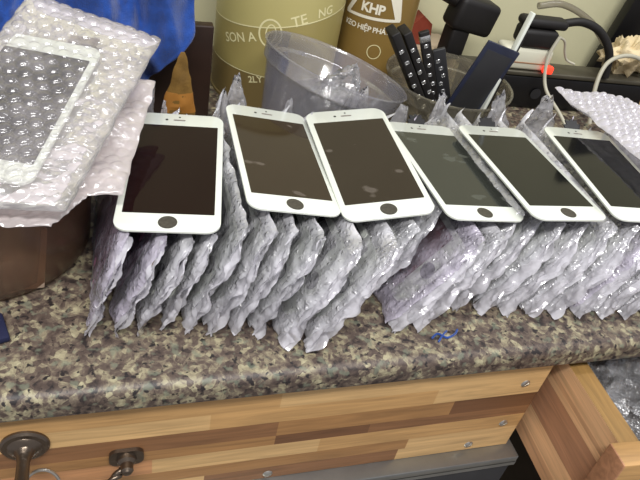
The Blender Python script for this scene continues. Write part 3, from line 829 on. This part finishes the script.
# ------------------------------------------------------------------ tilted clear cup with crumpled wrap inside
nrm = Vector((.26, .10, .95)).normalized()
cupc = Vector((201, 538, 96)); H = 82
q = Vector((0, 0, 1)).rotation_difference(nrm)
base = cupc-nrm*H
cup = empty('clear_cup', W(*base)); cup.rotation_mode = 'QUATERNION'; cup.rotation_quaternion = q
tag(cup, 'clear plastic cup leaning to the right in front of the cans', 'cup')
cr = 71
prof = [(0, .6), (44, .6), (47, 2), (49, 6), (cr-7, H-18), (cr-3.2, H-15), (cr-1.5, H-3), (cr, H-2.4), (cr+.8, H-.8), (cr-.4, H), (cr-2.2, H-1), (cr-4.6, H-15), (cr-8.4, H-18.6), (47.6, 7), (45, 3.2), (0, 2)]
MB().lathe(prof, 96).build('cup_body', M['cup'], cup, angle=35)
def flap(x, y, w, h, d, m, label, seed, skew=0, rz=0):
    """crumpled end of a plastic bag standing up to a ragged tip"""
    mb = MB(); n = 46; k = 40; vs = []; fs = []
    for i in range(k+1):
        t = i/k
        for j in range(n):
            a = 2*PI*j/n
            ww = w/2*(1-.78*t**1.5)*(1+.25*noise.noise(Vector((t*4, seed, 0)))); dd = d/2*(1-.9*t)
            q = Vector((math.cos(a)*ww+skew*t*t, math.sin(a)*dd, h*t*(1+.10*noise.noise(Vector((math.cos(a)*1.5, seed, 3))))))
            c = (crumple((q.x, q.y, q.z*.4), 13, seed)-.5)*3+(crumple((q.x, q.y, q.z*.5), 6, seed+2)-.5)*1.6
            vs.append(q+Vector((math.cos(a)*c, math.sin(a)*c, 0)) + Vector((0, 0, (.3 if i == 0 else 0))))
    for i in range(k):
        for j in range(n): fs.append((i*n+j, i*n+(j+1) % n, (i+1)*n+(j+1) % n, (i+1)*n+j))
    fs.append(tuple(range(k*n, k*n+n)))
    mb.add(vs, fs)
    o = mb.build('bubble_wrap', m, angle=32, loc=W(x, y, 0), rot=(0, 0, rz)); tag(o, label, 'bubble wrap'); return o
mb = MB(); blob(mb, (0, 0, 0), (30, 26, 36), 8, 18, 14, 36)
for v in mb.v:
    t = (v.z+36)/72
    v.x = v.x*(1.1-.75*t)+6*t; v.y *= (1.1-.75*t)
o = mb.build('plastic_bag', M['wrapC'], loc=W(*(base+nrm*48+Vector((4, -6, 0)))), rot=(0, .26, 0))
o.scale = (1.2, 1, 1.1)
tag(o, 'crumpled clear plastic bag standing inside the tilted cup', 'bag')

# ------------------------------------------------------------------ smoky tub with black parts
tb = empty('plastic_tub', W(340, 572, 0))
tag(tb, 'round clear tub holding black phone parts, right of the tilted cup', 'tub')
prof = [(0, .6), (50, .6), (53, 4), (62, 56), (65, 57), (67, 69), (68.5, 70), (68.5, 72), (66, 72), (64, 58), (60, 57), (51, 5), (0, 2.4)]
MB().lathe(prof, 80).build('tub_wall', M['tubclear'], tb, angle=35)
def part_strip(x, y, lean, rz, h, w, name, label, m=M['blackm'], dots=True, tk=3):
    r = empty(name, W(x, y, 4), (lean[0], lean[1], rz)); tag(r, label, 'phone part', 'black phone parts standing in the tub' if dots else None)
    MB().box(-w/2, w/2, -tk/2, tk/2, 0, h, 1.2).build('panel', m, r, angle=50)
    if dots:
        mb = MB(); rnd = random.Random(int(x*7))
        for i in range(7):
            z = h*(.3+.66*i/7); xx_ = rnd.uniform(-w*.2, w*.2)
            mb.box(xx_-2.2, xx_+2.2, -tk/2-.5, -tk/2-.05, z-1.8, z+1.8, .3, 1)
        mb.build('contact', M['silver'], r)
    return r
part_strip(338, 556, (-.02, -.60, 0), 0, 146, 9, 'frame_part', 'black phone part with silver contacts, leftmost in the clear tub', tk=22)
part_strip(350, 568, (-.02, -.58, 0), 0, 140, 9, 'frame_part', 'black phone part with silver contacts, second from left in the clear tub', tk=22)
r = part_strip(352, 586, (-.05, -.40, 0), -.1, 116, 11, 'frame_part', 'black phone part with bright silver tip in the clear tub', tk=6)
MB().box(-5.8, 5.8, -3.3, 3.3, 104, 112, 1.5).build('silver_tip', M['silver'], r)
part_strip(368, 592, (.02, -.40, 0), -.2, 96, 14, 'frame_part', 'plain dark grey phone part in the clear tub, right of the silver tipped one', M['darksteel'], True, 5)
lcd = empty('phone_screen', W(343, 556, 6), (.08, .25, -.12))
tag(lcd, 'blue black display panel leaning right in the clear tub', 'phone screen')
MB().box(-19, 19, -1.5, 1.5, 0, 120, .8).build('panel', M['blue_black'], lcd, angle=50)
MB().box(-15, 15, -1.9, -1.55, 8, 112, .1).build('inner_frame', M['darksteel'], lcd)
sc = empty('phone_screen', W(366, 545, 12), (-.05, .19, .0))
tag(sc, 'white edged screen seen nearly edge on, leaning right out of the tub', 'phone screen')
MB().box(-1.6, 1.6, -6, 1, 0, 146, .7).build('glass_panel', M['white'], sc, angle=50)
MB().box(1.7, 4, -5.5, .5, 4, 125, .5).build('backing_plate', M['blackm'], sc, angle=50)

# ------------------------------------------------------------------ power strip, plugs, cables
ps = empty('power_box', W(560, 668, 0), (0, 0, math.radians(-4)))
tag(ps, 'long black power box with metal top edge behind the tub', 'power box')
MB().box(-150, 240, -26, 4, 0, 44, 3).build('housing', M['black'], ps, angle=50)
MB().box(-152, 242, -28, 6, 44.2, 50, 1.5).build('top_edge', M['bar'], ps, angle=50)
MB().box(-54, -42, -33, -26, 51, 60, 1.5).build('red_switch', M['red_led'], ps)
MB().lathe([(0, .6), (7, .6), (7, 0)], 20, Matrix.Translation((-50, -28, 22)) @ Matrix.Rotation(PI/2, 4, 'X')).build('round_socket', M['darksteel'], ps)
ad = empty('power_adapter', W(488, 660, 50.5), (0, 0, -.08))
tag(ad, 'pale adapter plugged onto the black power box under the black plug', 'adapter')
MB().box(-40, 26, -13, 13, 0, 27, 4).build('adapter_body', M['adapter'], ad, angle=50)
MB().box(-40.5, 26.5, -13.6, 13.6, 9, 10.5, .3).build('seam_strip', pbr('seam_brown', (150, 110, 80), .5), ad)
pg = empty('plug', W(492, 661, 78.3), (0, 0, -.08))
tag(pg, 'black angled plug sitting on the pale adapter with thick cable arching right', 'plug')
MB().box(-26, 20, -15, 15, 0, 22, 5, 3).box(-30, 30, -11, 11, 22.5, 34, 5, 3).build('plug_body', M['blackm'], pg, angle=50)
cb = spline([(25, 0, 29), (50, -2, 34), (76, -6, 26), (96, -12, 4), (103, -16, -26)], 10)
MB().tube(cb, 5, 14).build('cable', M['blackm'], pg)
pg2 = empty('plug', W(404, 700, 40), (0, .05, .1))
tag(pg2, 'large black angled plug against the wall above the clear tub', 'plug')
MB().box(-14, 12, -12, 12, 0, 40, 4, 3).build('plug_pin_block', M['blackm'], pg2, angle=50)
MB().box(-26, 34, -16, 16, 36, 76, 7, 3, M=Matrix.Rotation(.15, 4, 'Y')).build('plug_body', M['blackm'], pg2, angle=50)
cb = spline([(-14, 0, 72), (-36, 12, 78), (-64, 32, 96), (-104, 56, 110)], 10)
MB().tube(cb, 9, 14, rf=lambda t: 11-5*t).build('cable', M['blackm'], pg2)
wb = empty('socket_block', W(404, 744, 0)); tag(wb, 'beige socket block on the wall side under the large black plug', 'socket block')
MB().box(-62, 22, -30, 34, 0, 38, 3).build('block_body', M['beige'], wb, angle=50)
MB().prism([(-50, 39), (-12, 39), (-16, 66), (-30, 76), (-46, 60)], -10, 10, Matrix.Rotation(PI/2, 4, 'X')).build('rust_patch', M['rust'], wb, smooth=False)
def cable(name, pts, r, m, label, n=10):
    P = spline(pts, 12); o0 = P[0].copy(); 
    mb = MB().tube([p-o0 for p in P], r, n)
    o = mb.build(name, m, loc=W(*o0)); tag(o, label, 'cable'); return o
cable('hose', [(505, 700, 112), (540, 700, 116), (585, 696, 100), (625, 690, 70), (665, 680, 52)], 4.2, M['cable_grey'], 'grey translucent hose arching over the thick black cable')
cable('cable', [(510, 645, 96), (502, 640, 70), (504, 625, 40), (513, 590, 22), (522, 560, 3)], 2.2, M['cable_white'], 'thin pale cable hanging down in front of the power box')
cable('cable', [(510, 646, 96), (522, 648, 90), (530, 650, 76), (538, 650, 66), (548, 646, 63)], 1.5, M['cable_white'], 'short pale curl of wire on top of the power box')
cable('cable', [(560, 590, 12), (562, 610, 50), (572, 622, 74), (592, 628, 84), (618, 630, 84), (650, 630, 72)], 2.6, M['cable_white'], 'pale looped cable before the power box, right of the thin hanging cable')
cable('cable', [(544, 505, 2), (550, 520, 60), (566, 540, 98), (596, 560, 106), (640, 580, 104)], 2.2, M['cable_tan'], 'tan cable curving to the right picture edge')
mb = MB(); blob(mb, (0, 0, 0), (42, 24, 22), 12, 22, 33, 30)
o = mb.build('paper', M['paper'], loc=W(640, 662, 71)); tag(o, 'crumpled cream paper on the right end of the power box', 'paper')
o = MB().box(-26, 26, -8, 8, 0, 300, 2).build('black_panel', M['black'], loc=W(690, 752, 2), rot=(0, .16, 0)); tag(o, 'black upright panel leaning on the wall at the right edge', 'panel')

# loose crumpled wrap peaks behind the bare screens
flap(36, 476, 20, 84, 10, M['flap'], 'low crumpled bubble wrap in front of the left half of the mustard pouch', 21, 4)
flap(84, 478, 22, 94, 12, M['flap'], 'narrow ragged peak of bubble wrap right of the mustard pouch', 1, 2)
flap(102, 488, 46, 104, 16, M['flap'], 'pointed peak of crumpled bubble wrap in front of the olive can', 2, -4)
flap(143, 490, 30, 84, 14, M['flap'], 'low crumpled bubble wrap between the olive can and the tilted cup', 12, 3)
flap(22, 488, 32, 94, 16, M['flap'], 'crumpled bubble wrap between the left pile and the mustard pouch', 5, 6)
flap(196, 474, 62, 104, 16, M['flap'], 'wide crumpled bubble wrap in front of the tilted cup', 6, 6)
flap(243, 478, 44, 88, 14, M['flap'], 'crumpled bubble wrap behind the third bare screen, right of the wide one', 16, 6)
flap(292, 484, 40, 96, 16, M['flap'], 'crumpled bubble wrap behind the fourth bare screen', 7, -6)
flap(356, 484, 60, 98, 18, M['flap'], 'crumpled bubble wrap behind the fifth bare screen', 8, -10)
flap(412, 492, 60, 96, 18, M['flap'], 'crumpled bubble wrap between the last bare screen and the power box', 9, -8)
o = MB().box(-9, 9, -12, 12, 0, 5, 1.6).build('cloth_scrap', M['navy'], loc=W(-79, 318, .3), rot=(0, 0, .3)); tag(o, 'tiny navy cloth scrap on the granite at the left picture edge', 'cloth scrap')
mb = MB().tube(spline([(0, 0, 0), (6, 3, 1), (12, -1, .5), (20, 2, 0), (24, 6, .5)], 6), .9, 6)
mb.tube(spline([(4, -4, 0), (9, 1, .8), (15, 6, 0)], 6), .8, 6)
o = mb.build('thread', M['blue'], loc=W(222, 283, 1)); tag(o, 'short blue thread lying on the granite near the front edge', 'thread')

# ------------------------------------------------------------------ light, world, camera
def area(name, loc, size, power, target, col=(1, 1, 1), sy=None):
    l = bpy.data.lights.new(name, 'AREA'); l.energy = power; l.size = size; l.color = col
    if sy: l.shape = 'RECTANGLE'; l.size_y = sy
    o = bpy.data.objects.new(name, l); COL.objects.link(o); o.location = loc
    o.rotation_euler = (Vector(target)-Vector(loc)).to_track_quat('-Z', 'Y').to_euler(); return o
area('ceiling_and_sparkle_light', (0.0, -.5, 2.3), 1.3, 35, (.15, .35, .8), (1, .985, .96), .14)
area('ceiling_and_sparkle_light', (0.9, .4, 2.4), .12, 9, (.2, .4, .8), (.98, .98, 1), 1.2)  # unseen second tube, added to make the plastic film sparkle
w = bpy.data.worlds.new('world'); S.world = w; w.use_nodes = True
bg = w.node_tree.nodes['Background']; bg.inputs[0].default_value = lin((214, 214, 222)); bg.inputs[1].default_value = .6

cam = bpy.data.cameras.new('camera'); co = bpy.data.objects.new('camera', cam); COL.objects.link(co); S.camera = co
cam.sensor_width = 36; cam.lens = 650/640*36; cam.clip_start = .01; cam.clip_end = 50
R = Matrix(((.954, .030, -.298), (-.246, .645, -.723), (.171, .763, .623)))
co.matrix_world = Matrix.Translation((0, 0, (345+TOP)/1000)) @ R.to_quaternion().to_matrix().to_4x4()
S.cycles.transparent_max_bounces = 24
S.view_settings.view_transform = 'Standard'; S.view_settings.look = 'None'; S.view_settings.gamma = 1; S.view_settings.exposure = 0
S.view_settings.use_curve_mapping = False
